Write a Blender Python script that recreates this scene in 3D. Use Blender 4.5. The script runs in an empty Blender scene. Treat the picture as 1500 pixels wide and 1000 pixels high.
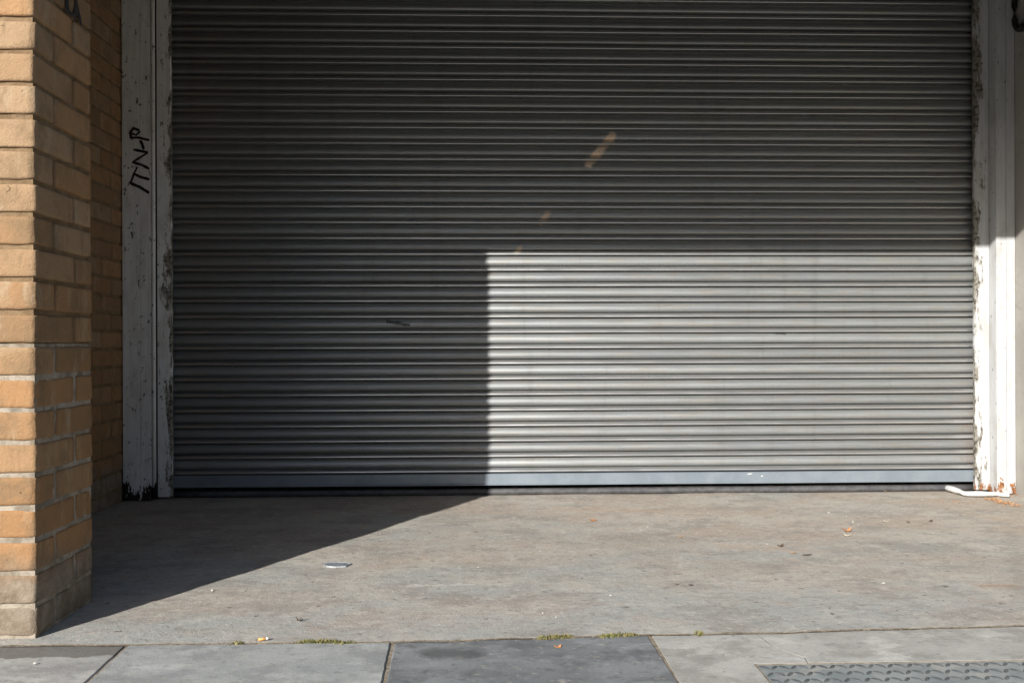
import bpy, bmesh, math, random
from mathutils import Vector, Matrix, noise as mnoise
random.seed(7)
C = bpy.context.scene.collection
sc = bpy.context.scene

# ------------------------------------------------------------------ camera
YAW, ROLL, FPX, HOR = math.radians(2.0), math.radians(0.19), 1400.0, 503.0
CAM = Vector((0, 0, 0.675))
r0 = Vector((math.cos(YAW), -math.sin(YAW), 0)); fw = Vector((math.sin(YAW), math.cos(YAW), 0)); up = Vector((0, 0, 1))
RT = r0*math.cos(ROLL) - up*math.sin(ROLL); UP = up*math.cos(ROLL) + r0*math.sin(ROLL)
cd = bpy.data.cameras.new('camera'); cam = bpy.data.objects.new('camera', cd); C.objects.link(cam)
cd.sensor_width = 36; cd.lens = 36*FPX/1500; cd.shift_y = 3/1500; cd.clip_start = .05; cd.clip_end = 2000
m = Matrix((RT, UP, -fw)).transposed().to_4x4(); m.translation = CAM; cam.matrix_world = m
sc.camera = cam
def ray(px, py): return fw*FPX + RT*(px-750) - UP*(py-HOR)
def on_ground(px, py, z=0.0): d = ray(px, py); return CAM + d*((z-CAM.z)/d.z)
def on_y(px, py, Y): d = ray(px, py); return CAM + d*(Y/d.y)
def on_x(px, py, X): d = ray(px, py); return CAM + d*(X/d.x)

# ------------------------------------------------------------------ light
SUND = Vector((1.075, 2.029, -1.0145)).normalized()
EL = math.asin(-SUND.z)
w = bpy.data.worlds.new('World'); sc.world = w; w.use_nodes = True
nt = w.node_tree; bg = nt.nodes['Background']
sky = nt.nodes.new('ShaderNodeTexSky'); sky.sky_type = 'NISHITA'; sky.sun_disc = False
sky.sun_elevation = EL; sky.sun_rotation = math.atan2(-SUND.x, -SUND.y); sky.air_density = 1; sky.dust_density = 1.2
nt.links.new(sky.outputs[0], bg.inputs[0]); bg.inputs[1].default_value = 0.085
sl = bpy.data.lights.new('sun', 'SUN'); sl.energy = 4.9; sl.angle = math.radians(0.53); sl.color = (1, .955, .89)
so = bpy.data.objects.new('sun', sl); C.objects.link(so); so.location = (-6, -10, 8)
so.rotation_euler = SUND.to_track_quat('-Z', 'Y').to_euler()
vs = sc.view_settings; vs.view_transform = 'Standard'; vs.look = 'None'; vs.gamma = 1; vs.use_curve_mapping = False
vs.exposure = 0.68

# ------------------------------------------------------------------ material helpers
class NT:
    def __init__(s, name, rough=.8, metal=0.0, spec=.5):
        s.m = bpy.data.materials.new(name); s.m.use_nodes = True; s.t = s.m.node_tree
        s.b = s.t.nodes['Principled BSDF']; s.b.inputs['Roughness'].default_value = rough
        s.b.inputs['Metallic'].default_value = metal; s.b.inputs['Specular IOR Level'].default_value = spec
        s.pos = s.n('ShaderNodeNewGeometry').outputs['Position']
    def n(s, k): return s.t.nodes.new(k)
    def put(s, sock, v):
        if v is None: return
        if isinstance(v, bpy.types.NodeSocket): s.t.links.new(v, sock)
        elif isinstance(v, (tuple, list)) and len(v) == 3 and sock.type == 'RGBA': sock.default_value = (*v, 1)
        else: sock.default_value = v
    def math(s, op, a, b=None, c=None, clamp=False):
        n = s.n('ShaderNodeMath'); n.operation = op; n.use_clamp = clamp
        s.put(n.inputs[0], a); s.put(n.inputs[1], b); s.put(n.inputs[2], c); return n.outputs[0]
    def vmath(s, op, a, b=None):
        n = s.n('ShaderNodeVectorMath'); n.operation = op; s.put(n.inputs[0], a); s.put(n.inputs[1], b)
        return n.outputs['Value'] if op in ('DOT_PRODUCT', 'LENGTH', 'DISTANCE') else n.outputs[0]
    def scl(s, v, off=(0, 0, 0), vec=None):
        n = s.n('ShaderNodeMapping'); s.put(n.inputs[0], vec or s.pos); n.inputs['Scale'].default_value = v; n.inputs['Location'].default_value = off
        return n.outputs[0]
    def noise(s, scale, detail=4, rough=.55, vec=None, dist=0.0):
        n = s.n('ShaderNodeTexNoise'); s.put(n.inputs['Vector'], vec or s.pos); n.inputs['Scale'].default_value = scale
        n.inputs['Detail'].default_value = detail; n.inputs['Roughness'].default_value = rough; n.inputs['Distortion'].default_value = dist
        return n.outputs[0]
    def step(s, v, a, b, lo=0.0, hi=1.0):
        n = s.n('ShaderNodeMapRange'); n.interpolation_type = 'SMOOTHSTEP'; s.put(n.inputs[0], v)
        n.inputs[1].default_value = a; n.inputs[2].default_value = b; n.inputs[3].default_value = lo; n.inputs[4].default_value = hi; return n.outputs[0]
    def mix(s, f, a, b, mode='MIX'):
        n = s.n('ShaderNodeMix'); n.data_type = 'RGBA'; n.blend_type = mode
        s.put(n.inputs[0], f); s.put(n.inputs[6], a); s.put(n.inputs[7], b); return n.outputs[2]
    def xyz(s):
        n = s.n('ShaderNodeSeparateXYZ'); s.put(n.inputs[0], s.pos); return n.outputs
    def rnd(s): return s.n('ShaderNodeObjectInfo').outputs['Random']
    def capsule(s, a, b, flat=(1, 1, 1)):           # distance from the segment a-b
        p = s.vmath('MULTIPLY', s.pos, flat); a = Vector([a[i]*flat[i] for i in range(3)]); b = Vector([b[i]*flat[i] for i in range(3)])
        d = b-a; pa = s.vmath('SUBTRACT', p, tuple(a))
        h = s.math('DIVIDE', s.vmath('DOT_PRODUCT', pa, tuple(d)), d.length_squared, clamp=True)
        sc_ = s.n('ShaderNodeVectorMath'); sc_.operation = 'SCALE'; sc_.inputs[0].default_value = d; s.put(sc_.inputs['Scale'], h)
        return s.vmath('LENGTH', s.vmath('SUBTRACT', pa, sc_.outputs[0]))
    def bump(s, h, strength=.3, dist=.002):
        n = s.n('ShaderNodeBump'); n.inputs['Strength'].default_value = strength; n.inputs['Distance'].default_value = dist
        s.put(n.inputs['Height'], h); s.t.links.new(n.outputs[0], s.b.inputs['Normal'])
    def col(s, c): s.put(s.b.inputs['Base Color'], c); return s.m
    def rough(s, r): s.put(s.b.inputs['Roughness'], r)

def brick_material():
    s = NT('yellow_brick', .9, 0, .2); r = s.rnd(); z = s.xyz()[2]
    rr = s.n('ShaderNodeValToRGB'); s.put(rr.inputs[0], r); e = rr.color_ramp.elements
    e[0].position = 0; e[0].color = (.345, .20, .10, 1); e[1].position = 1; e[1].color = (.37, .25, .15, 1)
    for p, c in ((.2, (.25, .16, .088, 1)), (.4, (.39, .23, .118, 1)), (.6, (.31, .175, .085, 1)), (.8, (.35, .24, .145, 1))):
        k = e.new(p); k.color = c
    c = rr.outputs[0]
    sh = s.n('ShaderNodeVectorMath'); sh.operation = 'SCALE'; sh.inputs[0].default_value = (37, 23, 51); s.put(sh.inputs['Scale'], r)
    v = s.vmath('ADD', s.pos, sh.outputs[0])                          # the pattern starts elsewhere on every brick
    warm = s.step(s.math('ADD', z, s.math('MULTIPLY', s.noise(3), .15)), .75, .72)
    c = s.mix(s.math('MULTIPLY', warm, .45), c, (.32, .17, .072))
    c = s.mix(s.step(s.noise(11, 6, .68, v), .42, .70, 0, .75), c, (.205, .14, .08))
    c = s.mix(s.step(s.noise(16, 6, .7, s.scl((1, 1, .4), (3, 1, 7), v)), .53, .72, 0, .6), c, (.42, .33, .225))
    c = s.mix(s.step(s.noise(1, 5, .7, s.scl((70, 70, 14), (0, 0, 0), v)), .57, .72, 0, .45), c, (.16, .105, .06))
    c = s.mix(s.step(s.noise(170, 4, .75), .56, .74, 0, .55), c, (.15, .10, .06))
    c = s.mix(s.step(s.noise(55, 3, .6, v), .70, .74, 0, .8), c, (.06, .045, .03))
    low = s.step(s.math('ADD', z, s.math('MULTIPLY', s.noise(11, 5, .7), .16)), .30, .18)
    c = s.mix(s.math('MULTIPLY', low, .85), c, s.mix(s.step(s.noise(18, 6, .7, v), .35, .65), (.15, .125, .095), (.27, .235, .19)))
    s.bump(s.math('ADD', s.noise(240, 4, .75), s.math('MULTIPLY', s.noise(45, 6, .72, v), 2.2)), .8, .003)
    return s.col(c)
def mortar_material(name, c1, c2):
    s = NT(name, .95, 0, .1); c = s.mix(s.step(s.noise(22, 6, .7), .35, .65), c1, c2)
    c = s.mix(s.step(s.noise(60, 4, .7), .6, .72, 0, .6), c, (.10, .08, .06))
    s.bump(s.noise(180, 5, .75), .8, .004); return s.col(c)
def slat_material(name='galvanised_slat'):
    s = NT(name, .4, .78, .5); x, y, z = s.xyz(); r = s.rnd()
    sh = s.n('ShaderNodeVectorMath'); sh.operation = 'SCALE'; sh.inputs[0].default_value = (37, 0, 11); s.put(sh.inputs['Scale'], r)
    v = s.vmath('ADD', s.pos, sh.outputs[0])
    c = s.mix(s.step(s.noise(1, 5, .6, s.scl((3, 30, 260), (0, 0, 0), v)), .35, .67), (.243, .256, .256), (.312, .325, .326))
    c = s.mix(s.step(s.noise(1, 5, .6, s.scl((1.7, 3, 9), (4, 0, 2), v)), .40, .66, 0, .6), c, (.27, .288, .308))
    c = s.mix(s.step(s.noise(1, 6, .7, s.scl((7, 30, 40), (1, 0, 9), v)), .48, .66, 0, .75), c, (.285, .27, .245))
    c = s.mix(s.step(s.noise(1, 6, .75, s.scl((60, 60, 150), (0, 0, 0), v)), .58, .74, 0, .5), c, (.12, .118, .114))
    c = s.mix(s.step(s.noise(1, 4, .7, s.scl((300, 60, 340))), .5, .7, 0, .4), c, (.33, .33, .325))
    c = s.mix(s.step(s.noise(1, 5, .65, s.scl((13, 1, 1.1), (2, 0, 3))), .54, .68, 0, .2), c, (.15, .145, .14))     # faint runs of dirt down the slats
    tint = s.n('ShaderNodeHueSaturation'); s.put(tint.inputs['Color'], c); s.put(tint.inputs['Value'], s.math('MULTIPLY_ADD', r, .26, .86)); c = tint.outputs[0]
    # brown grime creeping in from the right-hand guide near the floor
    g = s.math('MULTIPLY', s.step(s.math('ADD', x, s.math('MULTIPLY', s.noise(24, 6, .75), .20)), 2.21, 2.36), s.step(z, .75, .1))
    g = s.math('MULTIPLY', g, s.step(s.noise(50, 5, .7), .35, .6, .3, 1))
    c = s.mix(s.math('MULTIPLY', g, .7), c, (.13, .085, .05)); met = s.math('MULTIPLY_ADD', g, -.5, .6)
    tc = s.n('ShaderNodeTexCoord'); oz = s.n('ShaderNodeSeparateXYZ'); s.put(oz.inputs[0], tc.outputs['Object']); body = s.step(oz.outputs[2], .008, .030, .25, 1); bead = s.math('MULTIPLY', s.step(oz.outputs[2], .022, .019), s.math('SUBTRACT', 1, g))
    c = s.mix(s.math('MULTIPLY', bead, .9), c, (.58, .585, .58)); met = s.math('MULTIPLY_ADD', bead, .25, met)
    for a, b, r_, cc in (((897, 199), (862, 241), .024, (.78, .60, .44)), ((802, 313), (793, 327), .016, (.62, .47, .34)), ((762, 364), (756, 371), .013, (.55, .44, .30)), ((568, 471), (598, 476), .009, (.02, .02, .02)), ((1135, 488), (1150, 489), .006, (.05, .05, .05))):   # slanting streaks of sunlight painted tan; the black ones are scuffs
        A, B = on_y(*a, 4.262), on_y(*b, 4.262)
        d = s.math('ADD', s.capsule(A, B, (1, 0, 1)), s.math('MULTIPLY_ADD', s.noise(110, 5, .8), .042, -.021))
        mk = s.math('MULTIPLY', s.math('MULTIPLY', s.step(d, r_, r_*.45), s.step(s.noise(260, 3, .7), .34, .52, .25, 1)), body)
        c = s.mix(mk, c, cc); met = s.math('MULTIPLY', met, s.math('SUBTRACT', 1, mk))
    s.put(s.b.inputs['Metallic'], met)
    s.rough(s.math('SUBTRACT', s.step(s.noise(1, 4, .6, s.scl((7, 30, 120), (7, 7, 7), v)), .3, .7, .40, .50), s.math('MULTIPLY', bead, .12)))
    s.bump(s.math('ADD', s.noise(1, 3, .6, s.scl((20, 60, 420))), s.math('MULTIPLY', s.noise(420, 2, .6), .8)), .10, .001)
    return s.col(c)
def paint_material(name, edge, side, rust, rot, base=(.60, .595, .57)):
    s = NT(name, .55, 0, .35); x, y, z = s.xyz()
    c = s.mix(s.step(s.noise(1, 5, .6, s.scl((60, 60, 4))), .35, .7), base, tuple(v*.86 for v in base))
    c = s.mix(s.step(s.noise(1, 6, .68, s.scl((16, 16, 7))), .46, .70, 0, .6), c, tuple(v*k for v, k in zip(base, (.66, .62, .56))))
    chip = s.step(s.noise(1, 5, .7, s.scl((52, 52, 30))), .615+.03*rust, .640+.03*rust)
    if edge is not None:                                            # grime and flaking along the shutter edge
        e = s.math('MULTIPLY', s.math('SUBTRACT', x, edge), side)   # 0 at the edge, grows away from the shutter
        e = s.math('SUBTRACT', e, s.math('MULTIPLY_ADD', s.noise(1, 5, .7, s.scl((26, 26, 7), (2, 5, 1))), .25, -.112))
        c = s.mix(s.step(e, .010, -.012, 0, .8), c, (.16, .145, .105))
        chip = s.math('MAXIMUM', chip, s.math('MULTIPLY', s.step(e, .004, -.008), s.step(s.noise(60, 4, .7), .5, .56)))
    c = s.mix(s.math('MULTIPLY', chip, .9), c, (.055, .045, .035))
    if rust:
        zz = s.math('SUBTRACT', z, s.math('MULTIPLY_ADD', s.noise(1, 6, .75, s.scl((24, 24, 15))), .40, -.192))
        f = s.step(zz, .012, -.010)
        rc = s.mix(s.step(s.noise(120, 5, .7), .38, .66), (.12, .05, .02), (.36, .16, .065))
        c = s.mix(f, c, rc); s.rough(s.math('MULTIPLY_ADD', f, .35, .55))
        h = s.math('MULTIPLY', f, s.noise(110, 5, .75))
    else: h = 0.0
    if rot:
        zz = s.math('SUBTRACT', z, s.math('MULTIPLY_ADD', s.noise(1, 5, .7, s.scl((30, 30, 9), (.4, 0, .3))), .46, -.185))
        c = s.mix(s.step(zz, .008, -.006), c, (.016, .013, .011))
    s.bump(s.math('ADD', s.math('SUBTRACT', s.math('MULTIPLY', s.noise(1, 3, .6, s.scl((200, 200, 12))), .25), chip), h), .5, .0012)
    return s.col(c)
def floor_material():
    s = NT('worn_concrete', .86, 0, .25); x, y, z = s.xyz()
    big = s.noise(1.3, 5, .6, s.scl((.8, 1.2, 1)))
    c = s.mix(s.step(s.math('ADD', big, s.math('MULTIPLY', s.math('SUBTRACT', y, 3.0), .10)), .40, .60), (.355, .36, .34), (.385, .335, .285))
    c = s.mix(s.step(s.noise(1, 6, .62, s.scl((2.6, 3.2, 1), (5, 1, 0))), .46, .60, 0, .8), c, (.43, .405, .36))
    c = s.mix(s.step(s.noise(1, 6, .65, s.scl((4, 5, 1), (0, 3, 0))), .50, .62, 0, .65), c, (.27, .255, .23))
    c = s.mix(s.step(s.noise(1, 6, .7, s.scl((13, 15, 1), (2, 3, 0))), .53, .64, 0, .45), c, (.225, .205, .185))
    c = s.mix(s.step(s.noise(1, 6, .7, s.scl((12, 14, 1), (8, 9, 0))), .53, .65, 0, .55), c, (.50, .475, .43))
    c = s.mix(s.step(s.noise(1, 6, .7, s.scl((8, 8, 1), (6, 2, 0))), .54, .66, 0, .4), c, (.38, .30, .245))
    c = s.mix(s.step(s.noise(1, 5, .7, s.scl((38, 44, 1), (6, 8, 0))), .55, .66, 0, .6), c, (.20, .185, .165))
    c = s.mix(s.step(s.noise(1, 5, .7, s.scl((42, 48, 1), (3, 1, 0))), .56, .66, 0, .6), c, (.54, .52, .48))
    c = s.mix(s.step(s.noise(120, 5, .8), .47, .66, 0, .4), c, (.23, .215, .20))
    c = s.mix(s.step(s.noise(1, 3, .6, s.scl((30, 36, 1), (1, 7, 0))), .665, .69, 0, .8), c, (.115, .10, .085))
    for a, b, r, cc, am in (((600, 858), (690, 856), .016, (.50, .49, .46), .75), ((1440, 858), (1482, 858), .03, (.34, .235, .165), .8),
                            ((820, 745), (960, 748), .05, (.44, .32, .23), .45), ((1060, 800), (1190, 806), .07, (.42, .33, .26), .5),
                            ((1420, 752), (1460, 760), .05, (.38, .30, .23), .5), ((1480, 780), (1500, 880), .05, (.22, .215, .19), .4)):
        d = s.math('ADD', s.capsule(on_ground(*a), on_ground(*b), (1, 1, 0)), s.math('MULTIPLY_ADD', s.noise(20, 5, .7, s.scl((1, 2, 1))), .16*r/.03, -.08*r/.03))
        c = s.mix(s.math('MULTIPLY', s.step(d, r, 0), am), c, cc)
    s.bump(s.math('ADD', s.math('MULTIPLY', s.noise(1, 6, .72, s.scl((15, 17, 1))), 2.0), s.noise(140, 5, .78)), .6, .004)
    return s.col(c)
def slab_material(name, c1, c2, dark, seed):
    s = NT(name, .8, 0, .3)
    c = s.mix(s.step(s.noise(3.4, 6, .62, s.scl((1, 1.5, 1), (seed, 0, 0))), .42, .60), c1, c2)
    c = s.mix(s.step(s.noise(1, 6, .7, s.scl((6, 8, 1), (0, seed, 0))), .48, .62, 0, .85), c, dark)
    c = s.mix(s.step(s.noise(1, 6, .7, s.scl((7, 10, 1), (9, seed, 0))), .53, .66, 0, .6), c, tuple(v*1.32 for v in c2))
    c = s.mix(s.step(s.noise(1, 5, .7, s.scl((30, 36, 1), (seed, 4, 0))), .55, .66, 0, .6), c, tuple(v*.75 for v in dark))
    c = s.mix(s.step(s.noise(1, 5, .7, s.scl((34, 40, 1), (seed, 9, 0))), .57, .67, 0, .5), c, (.42, .39, .33))
    c = s.mix(s.step(s.noise(130, 5, .8), .48, .68, 0, .4), c, dark)
    if seed == 1:                                                    # damp stain along the pillar foot
        x, y, z = s.xyz()
        yy = s.math('ADD', y, s.math('MULTIPLY_ADD', s.noise(14, 4, .6), .07, -.035))
        c = s.mix(s.step(yy, 2.105, 2.113, 0, .75), c, (.105, .095, .085))
    if seed == 3:
        d = s.math('ADD', s.capsule(on_ground(640, 955), on_ground(690, 955), (1, 1, 0)), s.math('MULTIPLY_ADD', s.noise(22, 5, .7), .10, -.05))
        c = s.mix(s.step(d, .055, .01, 0, .75), c, (.075, .075, .078))
    s.bump(s.math('ADD', s.math('MULTIPLY', s.noise(1, 5, .65, s.scl((24, 24, 1))), 1.5), s.noise(200, 5, .75)), .45, .003)
    return s.col(c)
def plain(name, c1, c2, rough=.8, metal=0.0, scale=60, bs=.3, spec=.4):
    s = NT(name, rough, metal, spec); c = s.mix(s.step(s.noise(scale, 5, .65), .35, .65), c1, c2)
    s.bump(s.noise(scale*2.5, 4, .7), bs, .0015); return s.col(c)
def render_material():
    s = NT('cement_render', .9, 0, .2)
    c = s.mix(s.step(s.noise(2.5, 5, .6), .35, .65), (.30, .285, .26), (.36, .345, .315))
    c = s.mix(s.step(s.noise(1, 6, .7, s.scl((20, 14, 26))), .54, .72, 0, .6), c, (.24, .215, .185))
    c = s.mix(s.step(s.noise(150, 4, .7), .55, .72, 0, .4), c, (.25, .22, .19))
    s.bump(s.math('ADD', s.noise(160, 5, .75), s.noise(25, 5, .6)), .5, .003); return s.col(c)
def plate_material():
    s = NT('worn_steel_plate', .62, .1, .4)
    c = s.mix(s.step(s.noise(9, 5, .6), .35, .65), (.20, .225, .23), (.275, .30, .30))
    c = s.mix(s.step(s.noise(1, 6, .7, s.scl((14, 22, 1))), .5, .68, 0, .75), c, (.40, .38, .34))
    c = s.mix(s.step(s.noise(40, 5, .7), .62, .74, 0, .6), c, (.20, .13, .08))
    s.bump(s.noise(240, 4, .7), .35, .0015); return s.col(c)

M = dict(brick=brick_material(),
    mortar_up=mortar_material('old_tan_mortar', (.165, .11, .062), (.25, .175, .105)),
    mortar_low=mortar_material('pale_mortar', (.20, .17, .13), (.38, .33, .27)),
    mortar_back=mortar_material('sooty_mortar', (.17, .115, .06), (.27, .195, .12)),
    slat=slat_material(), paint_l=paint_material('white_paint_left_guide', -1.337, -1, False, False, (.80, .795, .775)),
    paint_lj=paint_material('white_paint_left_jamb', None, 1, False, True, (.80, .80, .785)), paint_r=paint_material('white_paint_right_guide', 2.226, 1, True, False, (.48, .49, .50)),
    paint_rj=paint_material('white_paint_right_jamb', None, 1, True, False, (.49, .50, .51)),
    floor=floor_material(), slab_a=slab_material('paving_stone_pale', (.30, .305, .295), (.36, .36, .345), (.24, .24, .235), 1),
    slab_b=slab_material('paving_stone_grey', (.28, .295, .295), (.335, .345, .335), (.225, .235, .235), 2),
    slab_c=slab_material('paving_stone_blue', (.165, .175, .182), (.215, .227, .233), (.115, .121, .125), 3),
    surround=slab_material('cast_concrete', (.35, .345, .325), (.42, .415, .39), (.27, .265, .245), 4),
    render=render_material(), plate=plate_material(),
    bar=plain('blue_grey_zinc', (.235, .28, .325), (.285, .33, .38), .34, .45, 8, .05),
    lug=plain('rubbed_steel', (.085, .095, .10), (.15, .16, .165), .45, .4, 30, .2), glass=plain('dark_window', (.02, .022, .025), (.035, .037, .04), .08, 0, 5, .05), crack=plain('crack_dirt', (.06, .055, .05), (.10, .09, .08), .95), low_bounce=plain('low_bounce_soffit', (.06, .058, .055), (.10, .095, .09), .9, 0, 5, .4), rubber=plain('grey_rubber', (.055, .055, .06), (.09, .09, .095), .6, 0, 30, .2),
    black=plain('black_marker_and_gap_shade', (.006, .006, .007), (.012, .011, .011), .5, 0, 90, .1),
    worn_black=plain('worn_black_paint', (.012, .013, .015), (.05, .045, .04), .7, 0, 70, .3),
    cable=plain('black_cable_sheath', (.008, .008, .008), (.02, .018, .016), .5, 0, 60, .2),
    conc=plain('grey_concrete', (.28, .275, .26), (.36, .35, .33), .9, 0, 4, .4), asphalt=plain('asphalt', (.045, .045, .047), (.07, .068, .066), .9, 0, 90, .6),
    dirt=plain('joint_dirt', (.15, .12, .085), (.28, .24, .185), .95, 0, 70, .9),
    white=plain('white_plastic', (.56, .57, .57), (.64, .64, .63), .45, 0, 30, .15), chip=plain('pale_grit', (.42, .40, .36), (.58, .56, .52), .8, 0, 40, .2),
    rust=plain('orange_rust', (.24, .11, .045), (.44, .25, .115), .9, 0, 60, .6), leaf1=plain('orange_leaf', (.36, .13, .04), (.46, .20, .07), .7, 0, 120, .4),
    leaf2=plain('tan_leaf', (.34, .20, .10), (.44, .29, .16), .75, 0, 120, .4), leaf3=plain('dark_leaf', (.05, .03, .02), (.11, .065, .04), .8, 0, 120, .4),
    leaf4=plain('pale_leaf', (.46, .40, .30), (.56, .50, .40), .8, 0, 120, .4), butt=plain('filter_paper', (.62, .32, .10), (.70, .40, .15), .8, 0, 200, .2),
    moss=plain('moss_green', (.085, .10, .025), (.25, .205, .085), .85, 0, 55, .3), lens=plain('scratched_plastic', (.16, .18, .21), (.24, .26, .29), .35, 0, 50, .3),
    rim=plain('pale_plastic_rim', (.24, .26, .28), (.34, .36, .37), .5, 0, 50, .3))

# ------------------------------------------------------------------ mesh helpers
def mesh(name, verts, faces, mat, smooth=False):
    me = bpy.data.meshes.new(name); me.from_pydata([tuple(v) for v in verts], [], faces); me.materials.append(mat)
    if smooth: me.polygons.foreach_set('use_smooth', [True]*len(me.polygons))
    me.update(); return me
def add(name, me, parent=None, loc=(0, 0, 0), rot=(0, 0, 0), label=None, cat=None, group=None, kind=None):
    o = bpy.data.objects.new(name, me); C.objects.link(o); o.location = loc; o.rotation_euler = rot; o.parent = parent
    for k, v in (('label', label), ('category', cat), ('group', group), ('kind', kind)):
        if v: o[k] = v
    return o
def bmesh_to(name, bm, mat, smooth=False):
    bmesh.ops.recalc_face_normals(bm, faces=bm.faces[:]); me = bpy.data.meshes.new(name); bm.to_mesh(me); bm.free(); me.materials.append(mat)
    if smooth: me.polygons.foreach_set('use_smooth', [True]*len(me.polygons))
    return me
def box_bm(bm, lo, hi, bev=0.0, jit=0.0, rng=random):
    lo, hi = Vector(lo), Vector(hi)
    r = bmesh.ops.create_cube(bm, size=1, matrix=Matrix.Translation((lo+hi)/2) @ Matrix.Diagonal((*(hi-lo), 1)))
    vs_ = r['verts']
    if bev:
        es = list({e for v in vs_ for e in v.link_edges}); n0 = set(bm.verts) - set(vs_)
        bmesh.ops.bevel(bm, geom=es, offset=bev, segments=1, affect='EDGES', profile=.5)
        vs_ = [v for v in bm.verts if v not in n0]
    if jit:
        for v in vs_: v.co += Vector((rng.uniform(-jit, jit), rng.uniform(-jit, jit), rng.uniform(-jit, jit)))
def box(name, lo, hi, mat, bev=0.0, jit=0.0):
    bm = bmesh.new(); box_bm(bm, lo, hi, bev, jit); return bmesh_to(name, bm, mat)
def prism(name, pts, z0, z1, mat, bev=.004):
    bm = bmesh.new(); f = bm.faces.new([bm.verts.new((p[0], p[1], z0)) for p in pts])
    r = bmesh.ops.extrude_face_region(bm, geom=[f]); vv = [g for g in r['geom'] if isinstance(g, bmesh.types.BMVert)]
    for v in vv: v.co.z = z1
    bmesh.ops.recalc_face_normals(bm, faces=bm.faces[:])
    if bev:
        top = [e for e in bm.edges if all(abs(v.co.z-z1) < 1e-6 for v in e.verts)]
        bmesh.ops.bevel(bm, geom=top, offset=bev, segments=1, affect='EDGES')
    return bmesh_to(name, bm, mat)
def tube(name, pts, radii, mat, sides=10, flat=(1, 1), cap=True):
    pts = [Vector(p) for p in pts]; vs_, fs = [], []
    for i, p in enumerate(pts):
        t = (pts[min(i+1, len(pts)-1)] - pts[max(i-1, 0)]).normalized()
        a = t.cross(Vector((0, 0, 1))); a = a.normalized() if a.length > 1e-3 else Vector((1, 0, 0)); b = a.cross(t).normalized()
        r = radii[i] if isinstance(radii, (list, tuple)) else radii
        for k in range(sides):
            an = 2*math.pi*k/sides; vs_.append(p + a*math.cos(an)*r*flat[0] + b*math.sin(an)*r*flat[1])
    for i in range(len(pts)-1):
        for k in range(sides):
            k2 = (k+1) % sides; fs.append((i*sides+k, i*sides+k2, (i+1)*sides+k2, (i+1)*sides+k))
    if cap: fs += [tuple(range(sides))[::-1], tuple((len(pts)-1)*sides+k for k in range(sides))]
    return mesh(name, vs_, fs, mat, True)
def ribbon(strokes, normal, mat, name):                              # flat marker strokes lying on a face
    vs_, fs = [], []; normal = Vector(normal)
    for pts, wd in strokes:
        pts = [Vector(p) for p in pts]; fine = []
        for a, b in zip(pts, pts[1:]):
            for k in range(4): fine.append(a.lerp(b, k/4))
        fine.append(pts[-1]); n = len(fine)
        for i, p in enumerate(fine):
            t = (fine[min(i+1, n-1)]-fine[max(i-1, 0)]).normalized(); s = t.cross(normal).normalized()
            h = wd*.5*(random.uniform(.8, 1.12) if 0 < i < n-1 else .7); vs_ += [p+s*h, p-s*h]
            if i: q = len(vs_); fs.append((q-4, q-3, q-1, q-2))
        normal_off = normal*.0003
        for v in range(len(vs_)-2*n, len(vs_)): vs_[v] = vs_[v] + normal_off*random.random()
    return mesh(name, vs_, fs, mat)

# ------------------------------------------------------------------ the setting
YS, YF, XL, XR = 4.27, 2.236, -1.54, 2.378                            # shutter plane, building front, side faces
def front_edge(x):                                                    # where the forecourt concrete ends, wavering a little
    pts = ((-1.6, 2.20), (-1.1, 2.196), (-.8, 2.190), (-.2, 2.184), (.39, 2.210), (.7, 2.213), (.85, 2.225), (1.3, 2.240), (2.4, 2.25))
    for (a, b), (c, d) in zip(pts, pts[1:]):
        if x <= c: return b + (d-b)*(x-a)/(c-a) + .0065*(mnoise.noise(Vector((x*9, 0, 0))) + .6*mnoise.noise(Vector((x*37, 3, 0))))
    return 2.25
def make_floor():
    nx, ny = 130, 60; vs_, fs = [], []; x0, x1, y1 = XL-.05, XR+.05, 4.5
    for j in range(ny+1):
        for i in range(nx+1):
            x = x0+(x1-x0)*i/nx; fe = front_edge(x); t = (j/ny); y = fe+(y1-fe)*t
            z = .0035*mnoise.noise(Vector((x*2.5, y*2.5, 1))) + .0012*mnoise.noise(Vector((x*11, y*11, 4)))
            z *= min(1, max(0, (y-fe)/.25)); z -= .0006*(1 if j == 0 else 0)
            vs_.append((x, y, z))
    for j in range(ny):
        for i in range(nx):
            a = j*(nx+1)+i; fs.append((a, a+1, a+nx+2, a+nx+1))
    b0 = len(vs_)
    for i in range(nx+1): vs_ += [(vs_[i][0], vs_[i][1], -.1), vs_[i]]
    for i in range(nx): a = b0+2*i; fs.append((a, a+2, a+3, a+1))
    return mesh('forecourt_floor', vs_, fs, M['floor'], True)
add('forecourt_floor', make_floor(), kind='structure')
add('road', mesh('road', [(-300, -300, -.14), (300, -300, -.14), (300, 300, -.14), (-300, 300, -.14)], [(0, 1, 2, 3)], M['asphalt']), kind='structure')
pave = add('pavement', box('pavement', (-9, -1.6, -.2), (9, 2.27, -.0045), M['dirt']), kind='structure')
kerb = add('kerb', box('kerb', (-9, -1.75, -.2), (9, -1.604, -.006), M['conc'], .01), kind='structure')
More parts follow.
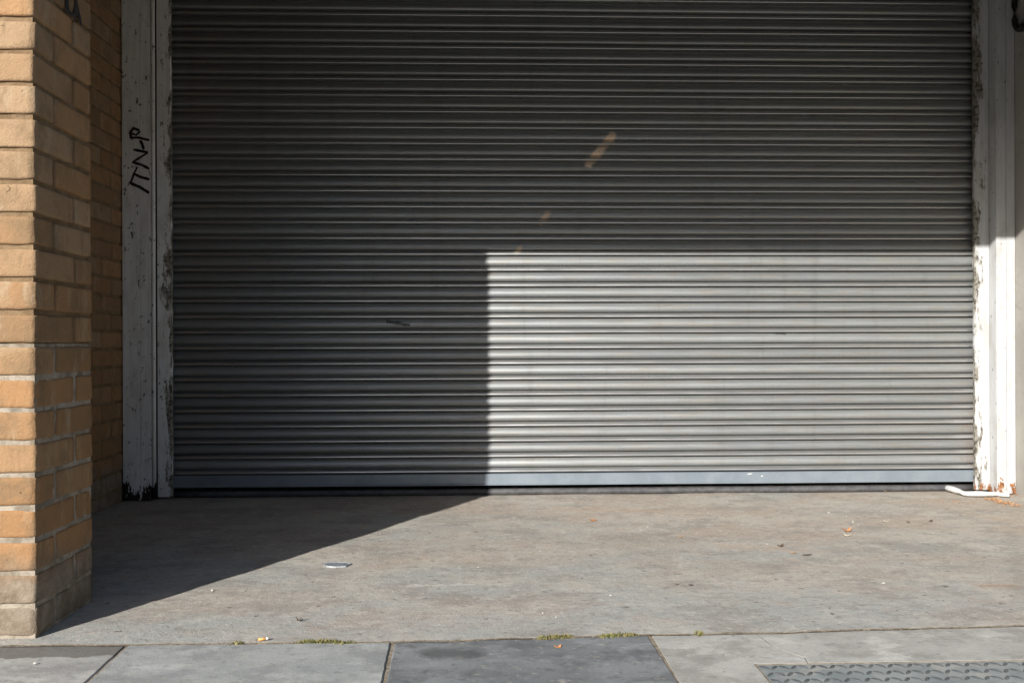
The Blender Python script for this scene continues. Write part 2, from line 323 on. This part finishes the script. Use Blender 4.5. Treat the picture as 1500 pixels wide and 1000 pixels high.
# paving slabs, each a piece of the pavement
def slab(pts, mat, dz=0.0):
    c = Vector((sum(p[0] for p in pts)/len(pts), sum(p[1] for p in pts)/len(pts)))
    add('paving_slab', prism('paving_slab', [(p[0]-c.x, p[1]-c.y) for p in pts], -.06, 0, mat, .003), pave, (c.x, c.y, -.0015+dz))
ye = lambda x: front_edge(x) - .010
def edge_pts(a, b, n=5): return [(a+(b-a)*i/n, ye(a+(b-a)*i/n)) for i in range(n+1)]
xs = [(-1.405, -.7975, 'slab_a', 0), (-.7915, -.2015, 'slab_b', .001), (-.1925, .3895, 'slab_c', 0)]
for i, (a, b, mt, dz) in enumerate(xs):
    jit = lambda x, y: x + .0016*(mnoise.noise(Vector((x*5, y*45, 2))) + .7*mnoise.noise(Vector((x*5, y*130, 4))))
    side = lambda x, sl: [(jit(x+sl*(1-t), 1.5+(ye(x)-1.5)*t), 1.5+(ye(x)-1.5)*t) for t in [q/34 for q in range(34)]]
    slab([*side(a, .012), *edge_pts(a, b, 22), *side(b, .016)[::-1]][::-1], M[mt], dz)
for k in range(4): slab([(-2.02-k*.61, 1.50), (-1.42-k*.61, 1.50), (-1.42-k*.61, 2.19), (-2.02-k*.61, 2.19)], M['slab_a' if k % 2 else 'slab_b'])
for r in range(3):                                                    # rows towards and behind the camera
    y1 = 1.49-r*.95; off = .3*(r % 2)
    for k in range(-7, 8):
        x0 = -.19+k*.61+off
        if r == 0 and x0 > .1: continue
        slab([(x0, y1-.94), (x0+.6, y1-.94), (x0+.6, y1), (x0, y1)], M[('slab_a', 'slab_b', 'slab_c', 'slab_b', 'slab_a')[(k*3+r) % 5]], random.uniform(-.001, .001))
# packed dirt in the joint between forecourt and pavement
vs_, fs = [], []
for i in range(181):
    x = -2.0+4.4*i/180; fe = front_edge(x); n0 = .0012*mnoise.noise(Vector((x*40, 1, 1)))
    for y in (fe+.0015, fe-.003, fe-.007, fe-.0115): vs_.append((x, y, -.0008+n0*.6+.0008*mnoise.noise(Vector((x*90, y*300, 2)))))
for i in range(180):
    for j in range(3): a = i*4+j; fs.append((a+1, a+5, a+4, a))
add('joint_fill', mesh('joint_fill', vs_, fs, M['dirt'], True), kind='structure')
# cast concrete round the cover, cracked across its back strip
PX0, PX1, PY0, PY1 = .583, 1.60, 1.05, 1.996
crack = [on_ground(*p) for p in ((1108, 926), (1122, 937), (1131, 943), (1147, 951), (1166, 957), (1178, 961), (1183, 969))]
cA = [(p.x, p.y) for p in crack]; cA[0] = (cA[0][0], ye(cA[0][0])); cA[-1] = (cA[-1][0], PY1+.005)
wdt = [.0014, .0022, .0012, .0018, .0013, .0020, .0016]
g = [(p[0]+q*1.2, p[1]+q*.9) for p, q in zip(cA, wdt)]
g[0] = (g[0][0], cA[0][1]); g[-1] = (g[-1][0], cA[-1][1])
sur = add('concrete_surround', None, kind='structure')
vs_, fs = [], []
for i, (p, q) in enumerate(zip(cA, g)):
    vs_ += [(p[0]-.0004, p[1], -.0032), (q[0]+.0004, q[1], -.0032)]
    if i: fs.append((2*i-2, 2*i-1, 2*i+1, 2*i))
add('crack_dirt', mesh('crack_dirt', vs_, fs, M['crack']), sur)
add('cast_piece', prism('cast_piece', [(.400, .5), (PX0-.005, .5), (PX0-.005, PY1+.005), *cA[::-1], *edge_pts(cA[0][0], .400)[1:]], -.06, -.0025, M['surround'], .0004), sur)
add('cast_piece', prism('cast_piece', [(PX1+.005, .5), (2.6, .5), (2.6, 2.238), *edge_pts(2.3, g[0][0], 24)[:-1], *g, (PX1+.005, PY1+.005)], -.06, -.0025, M['surround'], .0004), sur)
add('cast_piece', prism('cast_piece', [(PX0-.004, .5), (PX1+.004, .5), (PX1+.004, PY0-.006), (PX0-.004, PY0-.006)], -.06, -.003, M['surround'], .004), sur)

# building above and behind what the photograph shows
add('lintel_beam', box('lintel_beam', (-3.2, YF, 2.09), (4.2, 2.50, 3.4), M['conc'], .003), kind='structure')
add('ceiling', box('ceiling', (-3.2, 2.504, 2.62), (4.2, 4.7, 2.8), M['low_bounce']), kind='structure')  # unseen ceiling, toned dark to cut light bounced into the recess
add('back_wall', box('back_wall', (-3.2, 4.5, -.1), (4.2, 4.7, 2.616), M['conc']), kind='structure')
rw = add('side_wall', box('side_wall', (XR, YF+.004, -.1), (4.2, 4.496, 2.085), M['render']), label='beige cement-rendered side wall at the right edge beyond the white jamb', cat='wall')
add('upper_panel', box('upper_panel', (XR+.002, 2.506, 2.087), (4.2, 4.494, 2.616), M['render']), rw)

# unseen low workshops behind the camera, added to keep skylight out of the recess
op = add('added_sky_block_workshops', None, loc=(0, -11, 0), kind='structure')
add('wall', box('wall', (-32, -6, -.14), (32, 0, 4.3), M['brick']), op)
add('roof_edge', box('roof_edge', (-32.1, -6.1, 4.304), (32.1, .12, 4.5), M['conc'], .02), op)
for k in range(12):
    x = -28+k*5
    add('window', box('window', (x, .003, 1.1), (x+1.6, .03, 2.5), M['glass']), op)
    add('door', box('door', (x+2.6, .003, -.1), (x+3.6, .04, 2.2), M['cable']), op)
# ------------------------------------------------------------------ brickwork
HB, PB = .0655, .075
def brick_mesh(lx, ly, lz=HB, seed=0, bev=.0045, jit=.0013, near=False):
    rg = random.Random(seed); bm = bmesh.new()
    if near:                                                          # worn arrises and slightly swollen faces
        h = Vector((lx, ly, lz))/2; sd = seed*.37 % 50
        bmesh.ops.create_cube(bm, size=2); bmesh.ops.subdivide_edges(bm, edges=bm.edges[:], cuts=6, use_grid_fill=True)
        for v in bm.verts:
            q = Vector([math.copysign(abs(c)**.55, c) for c in v.co]); p = Vector((q.x*h.x, q.y*h.y, q.z*h.z)); r = .0055
            core = Vector([max(-h[i]+r, min(h[i]-r, p[i])) for i in range(3)]); d = p-core
            if d.length > r: p = core+d.normalized()*r
            nz = Vector((mnoise.noise(p*70+Vector((sd, 0, 0))), mnoise.noise(p*70+Vector((0, sd, 9))), mnoise.noise(p*70+Vector((5, 0, sd)))))
            v.co = p+nz*.0017+Vector((mnoise.noise(p*25+Vector((sd, 3, 0))),)*3)*.0008
        return bmesh_to('brick', bm, M['brick'], True)
    box_bm(bm, (-lx/2, -ly/2, -lz/2), (lx/2, ly/2, lz/2), bev, jit, rg)
    return bmesh_to('brick', bm, M['brick'])
cache = {}
def bricks_of(lx, ly, v, lz=HB, near=False):
    k = (round(lx, 3), round(ly, 3), v, round(lz, 3))
    if k not in cache: cache[k] = brick_mesh(lx, ly, lz, (int(lx*997)*7+int(ly*997)*13+v*101+int(lz*997)*3), near=near)
    return cache[k]
def rest_of(parent, name, boxes, mat):                                # out-of-frame bricks, joined
    bm = bmesh.new()
    for lo, hi in boxes: box_bm(bm, lo, hi, .004)
    add(name, bmesh_to(name, bm, mat), parent, kind='stuff')
XP = -1.020; DP = .324
pil = add('brick_pillar', None, loc=(XP, YF, 0), label='yellow brick pillar in the left foreground, sunlit front and shaded side', cat='pillar')
def child(name, me, par, wloc): return add(name, me, par, Vector(wloc)-par.location)
rest = []
for k in range(27):
    z = .006+PB*k; A = (k % 2 == 0)
    fl, sd = (.213, .101) if A else (.101, .213)
    near = (XP-fl, YF, z, XP, YF+sd, z+HB)
    bk = (XP-.101, YF+sd+.010, z, XP, YF+DP, z+HB) if A else (XP-.213, YF+sd+.010, z, XP, YF+DP, z+HB)
    for (a, b, c, d, e, f) in (near, bk):
        if k < 20:
            o = child('brick', bricks_of(d-a, e-b, random.randrange(6), HB, True), pil, ((a+d)/2+random.uniform(-.0018, .0018), (b+e)/2+random.uniform(-.0012, .0012), (c+f)/2+random.uniform(-.001, .001)))
            o.rotation_euler = [random.uniform(-.006, .006) for _ in range(3)]
        else: rest.append(((a, b, c), (d, e, f)))
    x = XP-fl-.010
    while x > -3.0:
        rest.append(((x-.213, YF, z), (x, YF+.101, z+HB))); x -= .223
cc = pil.location
rest_of(pil, 'brickwork', [(Vector(a)-cc, Vector(b)-cc) for a, b in rest], M['brick'])
def mortar(lo, hi, mat, par, sub, amp, face):                          # uneven mortar core behind the brick faces
    bm = bmesh.new(); lo, hi = Vector(lo), Vector(hi); box_bm(bm, lo, hi)
    bmesh.ops.subdivide_edges(bm, edges=bm.edges[:], cuts=sub, use_grid_fill=True)
    for v in bm.verts:
        n = (mnoise.noise(v.co*28)+.5*mnoise.noise(v.co*75))*amp
        if abs(v.co.x-hi.x) < 1e-4 and 'x' in face: v.co.x += n
        if abs(v.co.y-lo.y) < 1e-4 and 'y' in face: v.co.y -= n
    add('mortar', bmesh_to('mortar', bm, mat), par, -par.location)
mortar((-3.0, YF+.0032, 0), (XP-.0032, YF+DP-.003, .678), M['mortar_low'], pil, 90, .0022, 'xy')
mortar((-3.0, YF+.0066, .6781), (XP-.0066, YF+DP-.003, 2.088), M['mortar_up'], pil, 90, .0022, 'xy')
# worn letters high on the pillar's shaded side
zp = lambda x, y: on_x(50+x/8.33, y/8.33, XP+.0035)
add('graffiti', ribbon([([zp(395, -90), zp(402, 10), zp(415, 165)], .020), ([zp(400, -60), zp(470, -10)], .012), ([zp(425, 150), zp(470, 190)], .010), ([zp(515, -40), zp(520, 90), zp(485, 225)], .016),
    ([zp(520, 60), zp(545, 180), zp(575, 310)], .018), ([zp(500, 150), zp(545, 175)], .011)], (1, 0, 0), M['worn_black'], 'graffiti'), pil, -pil.location, label='worn black painted letters across the bricks')

rev = add('brick_side_wall', None, loc=(XL, 4.2, 0), label='shaded brick side wall of the recess between pillar and white jamb', cat='wall')
rest = []
for k in range(-1, 35):
    z = .062+PB*k; lz = HB
    if k == -1: z, lz = .002, .050
    y1 = 4.172 if k % 2 == 0 else 4.280
    y = y1 + .213
    while y > 2.58:
        a, b = max(y-.203, 2.575), min(y, 4.48)
        if b-a > .03:
            if b > 3.70 and a < 4.20 and z < 2.2:
                o = child('brick', bricks_of(.10, b-a, random.randrange(6), lz), rev, (XL-.05+random.uniform(-.002, .002), (a+b)/2, z+lz/2))
                o.rotation_euler = [random.uniform(-.006, .006) for _ in range(3)]
            else: rest.append(((XL-.10, a, z), (XL, b, z+lz)))
        y -= .213
# return wall behind the pillar
for k in range(34):
    z = .006+PB*k; x = XP-.02-(.11 if k % 2 else 0)
    while x > XL:
        rest.append(((max(x-.213, XL-.02), YF+DP+.004, z), (x, YF+DP+.02, z+HB))); x -= .223
cc = rev.location
rest_of(rev, 'brickwork', [(Vector(a)-cc, Vector(b)-cc) for a, b in rest], M['brick'])
mortar((XL-.12, 2.576, 0), (XL-.0045, 4.49, 2.61), M['mortar_back'], rev, 50, .0015, 'x')

# ------------------------------------------------------------------ shutter
SX0, SX1 = -1.362, 2.262
prof = [(71, -5), (70.4, -4), (69.6, -.6), (67.8, 3.4), (64.6, 7.2), (60.4, 10.6), (55.4, 13.4), (50.2, 15.4), (45, 16.5), (40, 16.9), (35.8, 16.4), (32.6, 14.8), (30.2, 11.8), (28.6, 7.4), (27.4, 2), (26.2, -3.4), (25, -5),
        (24, -3), (22.8, 1.2), (20.6, 5), (17.8, 9), (14.9, 12.2), (12.6, 14), (10.4, 14.9), (8, 15.2), (6, 15), (5, 13.6), (4.4, 9.4), (3.8, 3), (2.6, -3), (0, -5)]
def slat_mesh(v):
    nx = 26; vs_, fs = [], []; n = len(prof); rg = random.Random(v*13+5)
    for i in range(nx+1):
        x = SX0+(SX1-SX0)*i/nx; dy = .0017*mnoise.noise(Vector((x*1.7, v*5.3, 0))); dz = .0006*mnoise.noise(Vector((x*1.3, v*7.7, 3)))
        for z, o in prof: vs_.append((x, -(o/1000+dy), z/1000+dz))
    for i in range(nx):
        for j in range(n-1): a = i*n+j; fs.append((a, a+1, a+n+1, a+n))
    return mesh('slat', vs_, fs, M['slat'], True)
sm = [slat_mesh(v) for v in range(6)]
shut = add('roller_shutter', None, loc=(0, YS, 0), label='grey galvanised roller shutter closing the wide recessed doorway', cat='roller shutter')
anchors = [(0, .107), (4, .380), (9, .727), (13, 1.003), (22, 1.636), (29, 2.136), (36, 2.64)]
def line_z(k):
    for (a, za), (b, zb) in zip(anchors, anchors[1:]):
        if k <= b: return za+(zb-za)*(k-a)/(b-a)
for k in range(35):
    z0, z1 = line_z(k)-.009, line_z(k+1)-.009
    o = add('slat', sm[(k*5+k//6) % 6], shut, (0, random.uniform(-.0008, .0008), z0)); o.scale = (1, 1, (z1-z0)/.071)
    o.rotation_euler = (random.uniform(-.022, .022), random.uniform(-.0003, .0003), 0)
# bottom rail with a folded lip, rubber seal under it
bp = [(.098, .004), (.0985, .030), (.0955, .033), (.0565, .034), (.052, .0375), (.0485, .0375), (.0485, .002)]
vs_, fs = [], []
for i in range(31):
    x = -1.352+(2.2515+1.352)*i/30; dz = .0008*mnoise.noise(Vector((x*2, 1, 1))) - .0015*(x/2)
    for z, o in bp: vs_.append((x, -o+.0007*mnoise.noise(Vector((x*2.4, 8, 1))), z+dz))
for i in range(30):
    for j in range(6): a = i*7+j; fs.append((a, a+1, a+8, a+7))
br = add('bottom_rail', mesh('bottom_rail', vs_, fs, M['bar']), shut, label='blue-grey metal rail along the foot of the shutter')
add('rubber_seal', tube('rubber_seal', [(-1.352+3.603*i/24, -.004+.0015*mnoise.noise(Vector((i*.9, 2, 2))), .0145+.0012*mnoise.noise(Vector((i*.8, 5, 2)))) for i in range(25)], .0145, M['rubber'], 12), shut)
for px, py, l in ((1098, 694, .022), (1116, 697, .010)):               # two flecks of white paint
    p = on_y(px, py, YS-.0352); add('paint_fleck', mesh('paint_fleck', [(-l/2, 0, -.003), (l/2, 0, 0), (l/2, 0, .004), (-l/3, 0, .002)], [(0, 1, 2, 3)], M['white']), shut, (p.x, p.y-YS, p.z))

# ------------------------------------------------------------------ guides and jambs
def lip(name, x_in, x_out, y0, y1, ztop, mat, parent, ragged=.002):    # folded steel strip with an uneven inner edge
    n = 90; vs_, fs = [], []
    for i in range(n+1):
        z = .012+(ztop-.012)*i/n; j = ragged*(mnoise.noise(Vector((z*30, x_in, 2)))+.6*mnoise.noise(Vector((z*90, x_in, 5))))
        for x, y in ((x_in+j, y1), (x_in+j, y0+.002), (x_in+j*.9+(.002 if x_out > x_in else -.002), y0), (x_out, y0), (x_out, y1+.11)): vs_.append((x, y, z))
    for i in range(n):
        for j in range(4): a = i*5+j; fs.append((a, a+1, a+6, a+5))
    fs.append((0, 1, 2, 3, 4))
    return add(name, mesh(name, vs_, fs, mat), parent)
gl = add('shutter_guide', None, label='flaking white steel shutter guide left of the shutter', cat='shutter guide', group='shutter guides')
lip('channel', -1.337, -1.398, 4.215, 4.232, 2.6, M['paint_l'], gl)
gr = add('shutter_guide', None, label='grimy white steel shutter guide with rusted foot right of the shutter', cat='shutter guide', group='shutter guides')
lip('channel', 2.226, 2.2915, 4.215, 4.232, 2.6, M['paint_r'], gr)
jl = add('door_jamb', None, label='white painted jamb with black marker tag beside the brick wall', cat='jamb', group='door jambs')
add('board', box('board', (XL+.004, 4.180, .004), (-1.4618, 4.36, 2.6), M['paint_lj'], .0015), jl)
add('board', box('board', (-1.4603, 4.1805, .004), (-1.4135, 4.36, 2.6), M['paint_lj'], .0015), jl)
add('edge_bead', tube('edge_bead', [(-1.4045, 4.186, .01+.26*i) for i in range(11)], .0088, M['paint_lj'], 14), jl)
add('gap_shade_strip', box('gap_shade_strip', (-1.4130, 4.222, .006), (-1.3985, 4.240, 2.6), M['black']), jl)  # black strip standing in for the shade inside the jamb-guide gap
zt = lambda x, y: on_y(180+x/7.69, 170+y/7.69, 4.1788)
tag = [([(92, 238), (82, 185), (120, 138), (188, 165)], 24), ([(92, 195), (150, 216), (195, 172)], 17), ([(75, 245), (180, 245), (300, 275)], 22), ([(195, 275), (218, 320), (235, 378)], 26),
       ([(118, 378), (200, 395), (285, 412)], 24), ([(280, 415), (190, 470), (108, 522)], 18), ([(103, 520), (210, 550), (298, 596)], 25), ([(165, 570), (125, 650), (84, 762)], 18), ([(122, 650), (200, 688), (302, 715)], 25), ([(84, 756), (190, 800), (298, 868)], 27)]
add('graffiti', ribbon([([zt(*p) for p in st], wd*1.3/7.69*4.18/1400) for st, wd in tag], (0, -1, 0), M['black'], 'graffiti'), jl, label='black marker tag written sideways up the jamb')
jr = add('door_jamb', None, label='white painted jamb with orange rust at its foot beside the beige wall', cat='jamb', group='door jambs')
add('board', box('board', (2.2935, 4.155, .004), (2.3370, 4.36, 2.6), M['paint_rj'], .0015), jr)
add('board', box('board', (2.3382, 4.1535, .004), (2.3765, 4.36, 2.6), M['paint_rj'], .0015), jr)
# black cable coming down the right wall and turning towards the street
cz = 2.035; pts = [(XR-.012, 4.135, 2.6-.05*i) for i in range(10)] + [(XR-.012, 4.135-.055*(1-math.cos(a)), cz+.06-.06*math.sin(a)) for a in [i*math.pi/2/7 for i in range(8)]] + [(XR-.012, 4.05-.04*i, cz+.0+.02*math.sin(i*.9)) for i in range(12)]
cb = add('cable', None, label='thick black cable bending at the upper right corner beside the jamb', cat='cable')
add('sheath', tube('sheath', pts, .0115, M['cable'], 12), cb)
add('clip', tube('clip', [(XR-.014, 4.082-.02*i, cz-.004+.01*(i == 1)) for i in range(4)], [.012, .020, .019, .012], M['cable'], 9), cb)

# ------------------------------------------------------------------ checker plate cover
pl = add('checker_plate_cover', None, loc=(PX0, PY0, 0), label='worn steel checker-plate access cover set in the concrete at lower right', cat='access cover')
add('plate', box('plate', (0, 0, -.03), (PX1-PX0, PY1-PY0, -.0036), M['plate'], .001), pl)
bm = bmesh.new(); W, H_ = PX1-PX0, PY1-PY0
for lo, hi in (((-.0046, H_+.0006), (W+.0046, H_+.0046)), ((-.0046, -.0046), (W+.0046, -.0006)), ((-.0046, -.0005), (-.0006, H_+.0005)), ((W+.0006, -.0005), (W+.0046, H_+.0005))):
    box_bm(bm, (*lo, -.03), (*hi, -.0029))
add('frame', bmesh_to('frame', bm, M['dirt']), pl, label='dirt-packed edge frame of the cover')
def lug_bm(bm, mtx):
    n = 8; ring = [Vector((math.cos(2*math.pi*i/n)*.0148, math.sin(2*math.pi*i/n)*.0046, 0)) for i in range(n)]
    lo = [bm.verts.new(mtx @ v) for v in ring]; hi = [bm.verts.new(mtx @ (v*.6+Vector((0, 0, .0020)))) for v in ring]
    for i in range(n): bm.faces.new((lo[i], lo[(i+1) % n], hi[(i+1) % n], hi[i]))
    bm.faces.new(hi)
bm = bmesh.new(); lug_bm(bm, Matrix()); lugm = bmesh_to('tread_lug', bm, M['lug'], False)
bm = bmesh.new(); pit, piy = .0205, .040
for j in range(int((PY1-PY0)/piy)):
    for i in range(int((PX1-PX0)/pit)):
        x, y = .012+pit*i, PY1-PY0-.018-piy*j; a = math.radians(52 if (i+j) % 2 else -52)
        if y+PY0 > 1.875 and x+PX0 < 1.18: add('tread_lug', lugm, pl, (x, y, -.0036), (0, 0, a))
        else: lug_bm(bm, Matrix.Translation((x, y, -.0036)) @ Matrix.Rotation(a, 4, 'Z'))
add('tread_pattern', bmesh_to('tread_pattern', bm, M['lug']), pl, kind='stuff')

# ------------------------------------------------------------------ small things on the ground
def leaf(px, py, size, mat, label, name='dry_leaf', cat='leaf', lift=.3, z=0.0, asp=.6):
    c = on_ground(px, py, z+.003); n = 9; vs_ = [(0, 0, size*.05)]; fs = []
    for i in range(n):
        a = 2*math.pi*i/n; r = size*.5*random.uniform(.6, 1.1)
        vs_.append((math.cos(a)*r, math.sin(a)*r*asp, max(0, size*lift*(abs(math.cos(a))**2)*random.uniform(.1, 1))))
    for i in range(n): fs.append((0, 1+i, 1+(i+1) % n))
    o = add(name, mesh(name, vs_, fs, mat), None, c, (0, 0, random.uniform(-.6, .6)), label, cat, 'dry leaves on the ground' if cat == 'leaf' else None)
    so_ = o.modifiers.new('thick', 'SOLIDIFY'); so_.thickness = .0006
leaf(868, 762, .040, M['leaf1'], 'orange-brown fallen leaf on the sunlit floor near the shutter foot', lift=.25)
leaf(996, 785, .020, M['leaf2'], 'small tan curled leaf mid floor, right of the orange-brown leaf')
leaf(1296, 719, .026, M['leaf2'], 'tan leaf standing against the rubber seal of the shutter', lift=.9)
leaf(1240, 777, .034, M['leaf1'], 'bright orange leaf on the floor right of centre', lift=.5)
leaf(1241, 784, .028, M['leaf4'], 'pale papery leaf just in front of the bright orange leaf', lift=.35)
leaf(1143, 799, .026, M['leaf3'], 'dark brown leaf on the pinkish floor patch right of centre')
leaf(1162, 809, .022, M['leaf2'], 'small brown leaf just below the dark brown leaf')
leaf(1298, 763, .018, M['leaf4'], 'yellowish leaf scrap between orange leaf and black scraps')
leaf(1330, 764, .022, M['leaf3'], 'black leaf scrap, left one of two near the right guide')
leaf(1363, 763, .022, M['leaf3'], 'black leaf scrap, right one of two near the right guide', lift=.6)
leaf(991, 855, .012, M['leaf3'], 'tiny black scrap on the bare floor, left of a close pair')
leaf(1012, 856, .016, M['leaf3'], 'tiny black scrap on the bare floor, right of a close pair', lift=.15)
leaf(438, 908, .018, M['leaf3'], 'crumpled brown scrap on the floor above the moss strip', lift=.7)
leaf(817, 947, .017, M['leaf1'], 'brown leaf scrap on the dark blue-grey paving slab', z=-.004, lift=.4)
leaf(1182, 812, .036, M['leaf3'], 'grey-brown flat twig lying by the small brown leaf', 'twig', 'twig', .06, 0, .22)
# squashed white plastic tube by the right guide
P = [on_ground(*p) for p in ((1386, 718.5), (1394, 721), (1404, 724), (1414, 727.0), (1430, 728), (1446, 727.5), (1458, 727), (1468, 727.5), (1479, 728.5))]
P = [q for a, b in zip(P, P[1:]) for q in (a, (a+b)/2)]+[P[-1]]
P = [Vector((p.x, p.y, 0)) for p in P]; hh = (.012, .014, .0145, .014, .012, .0115, .011, .012, .013, .013, .012, .011, .010, .009, .0085, .0095, .010)
ptube = tube('plastic_tube', [p+Vector((0, 0, h*.95+.002)) for p, h in zip(P, hh)], [h for h in hh], M['white'], 10, (1.25, .9))
for v in ptube.vertices: v.co += Vector((mnoise.noise(v.co*45), mnoise.noise(v.co*45+Vector((9, 0, 0))), .8*mnoise.noise(v.co*60+Vector((0, 9, 0)))))*.0045
add('plastic_tube', ptube, label='squashed white plastic tube lying at the foot of the right guide', cat='litter')
# broken plastic lid
c = on_ground(492, 828.5)
lid = add('jar_lid', None, loc=(c.x, c.y, 0), label='small broken grey plastic lid lying flat on the floor by the shadow edge', cat='litter')
hx = [(-.045, .013), (-.026, .031), (.030, .032), (.047, .012), (.034, -.022), (.004, -.031), (-.026, -.020)]
add('disc', prism('disc', [(x*.86, y*.82) for x, y in hx], .001, .0045, M['lens'], .001), lid)
n = len(hx); vs_ = [(x*1.0, y*1.0, .001) for x, y in hx]+[(x*.97, y*.96, .0055) for x, y in hx]+[(x*.87, y*.84, .005) for x, y in hx]+[(x*.87, y*.84, .001) for x, y in hx]
add('rim', mesh('rim', vs_, [(r*n+i, r*n+(i+1) % n, (r+1)*n+(i+1) % n, (r+1)*n+i) for r in range(3) for i in range(n) if not (i == 6)], M['rim']), lid)
# cigarette end in the joint
c = on_ground(386, 938, 0)
cg = add('cigarette_end', None, loc=(c.x, c.y, .003), rot=(0, 0, .22), label='stubbed cigarette end with orange filter in the paving joint', cat='cigarette')
add('filter', tube('filter', [(-.012, 0, .001), (.005, 0, .0015)], .0030, M['butt'], 10), cg)
add('paper_stub', tube('paper_stub', [(.0052, 0, .0015), (.012, .001, .0020)], [.0031, .0025], M['white'], 10), cg)
# moss and weeds in the joint
def moss(px0, px1, py, n, label, hgt=.010):
    a, b = on_ground(px0, py, 0), on_ground(px1, py, 0); vs_, fs = [], []; o = (a+b)/2
    for _ in range(n):
        t = random.random(); p = a.lerp(b, t); x = p.x-o.x; y = front_edge(p.x)-.006-o.y+random.gauss(0, .005); h = hgt*random.uniform(.3, 1)*(1-abs(2*t-1)**3*.7)
        an = random.uniform(0, 6.28); wv = Vector((math.cos(an), math.sin(an), 0))*random.uniform(.0012, .003); ln = Vector((random.gauss(0, .4), random.gauss(0, .4), 1))*h
        q = len(vs_); base = Vector((x, y, -.003)); vs_ += [base-wv, base+wv, base+wv*.8+ln*.6, base-wv*.8+ln*.6, base+ln*1.15]; fs += [(q, q+1, q+2, q+3), (q+3, q+2, q+4)]
    add('moss_clump', mesh('moss_clump', vs_, fs, M['moss']), None, (o.x, o.y, 0), label=label, cat='moss', group='moss clumps in the paving joint')
moss(432, 528, 935, 420, 'longest strip of green moss in the joint, right of the cigarette end')
moss(785, 842, 930, 280, 'bright green moss clump in the joint above the dark slab')
moss(872, 936, 927, 260, 'moss clump in the joint near the dark slab\'s right corner')
moss(342, 362, 938, 60, 'tiny moss tuft in the joint left of the cigarette end', .009)
moss(1010, 1026, 921, 50, 'small dry tuft in the joint above the pale concrete', .010)
# loose grit: pale chips over the floor, dirt along the joint, rust flakes by the guide
def grit(name, spots, mat, label, cat):
    vs_, fs = [], []
    for x, y, z, s in spots:
        q = len(vs_); a = random.uniform(0, 6.28)
        for k in range(4):
            r = s*random.uniform(.5, 1); vs_.append((x+math.cos(a+k*1.57)*r, y+math.sin(a+k*1.57)*r, z))
        vs_.append((x+s*random.uniform(-.2, .2), y+s*random.uniform(-.2, .2), z+s*random.uniform(.4, .9)))
        fs += [(q+k, q+(k+1) % 4, q+4) for k in range(4)]
    add(name, mesh(name, vs_, fs, mat), label=label, cat=cat, kind='stuff')
sp = []
for _ in range(120):
    x, y = random.uniform(-1.0, 2.3), random.uniform(2.3, 4.2)
    if random.random() > .25+.75*max(0, (x+1)/3.3)*((y-2.2)/2): continue
    sp.append((x, y, .001, random.choice((.0018, .0022, .0028, .004))))
sp += [(*on_ground(px, py).xy, .001, s) for px, py, s in ((795, 898, .004), (815, 904, .004), (1294, 854, .006), (1394, 825, .004), (1214, 751, .006), (908, 774, .004), (949, 772, .004), (938, 777, .003), (871, 779, .004), (701, 831, .004), (575, 866, .003), (427, 764, .004), (343, 781, .003), (478, 781, .004), (311, 865, .005), (51, 972, .005), (972, 798, .003), (990, 803, .003))]
grit('pale_grit', sp, M['chip'], 'pale specks of grit scattered over the concrete floor', 'grit')
sp = []
for _ in range(1600):
    x = random.uniform(-1.35, 2.2); sp.append((x, front_edge(x)-.006+random.gauss(0, .006), -.001, random.uniform(.0008, .0026)))
for _ in range(160):
    x = random.uniform(-1.4, -1.0); sp.append((x, random.uniform(2.19, 2.234), -.001, random.uniform(.0012, .003)))
grit('joint_grit', sp, M['dirt'], 'brown dirt and grit packed along the paving joint', 'grit')
a = on_ground(1447, 730); b = on_ground(1487, 741); sp = []
for _ in range(240):
    t = random.random(); sp.append((a.x+(b.x-a.x)*t+random.gauss(0, .022), a.y+(b.y-a.y)*t+random.gauss(0, .022), .001+random.uniform(0, .004), random.choice((.0015, .002, .003, .0035, .007))))
for _ in range(130): sp.append((random.uniform(2.22, 2.42), random.uniform(4.10, 4.20), .001, random.uniform(.0015, .005)))
for _ in range(40): sp.append((random.gauss(2.02, .05), random.gauss(3.98, .02), .001, random.uniform(.0015, .005)))
grit('rust_flakes', sp, M['rust'], 'orange rust flakes spilled on the floor by the right jamb', 'debris')
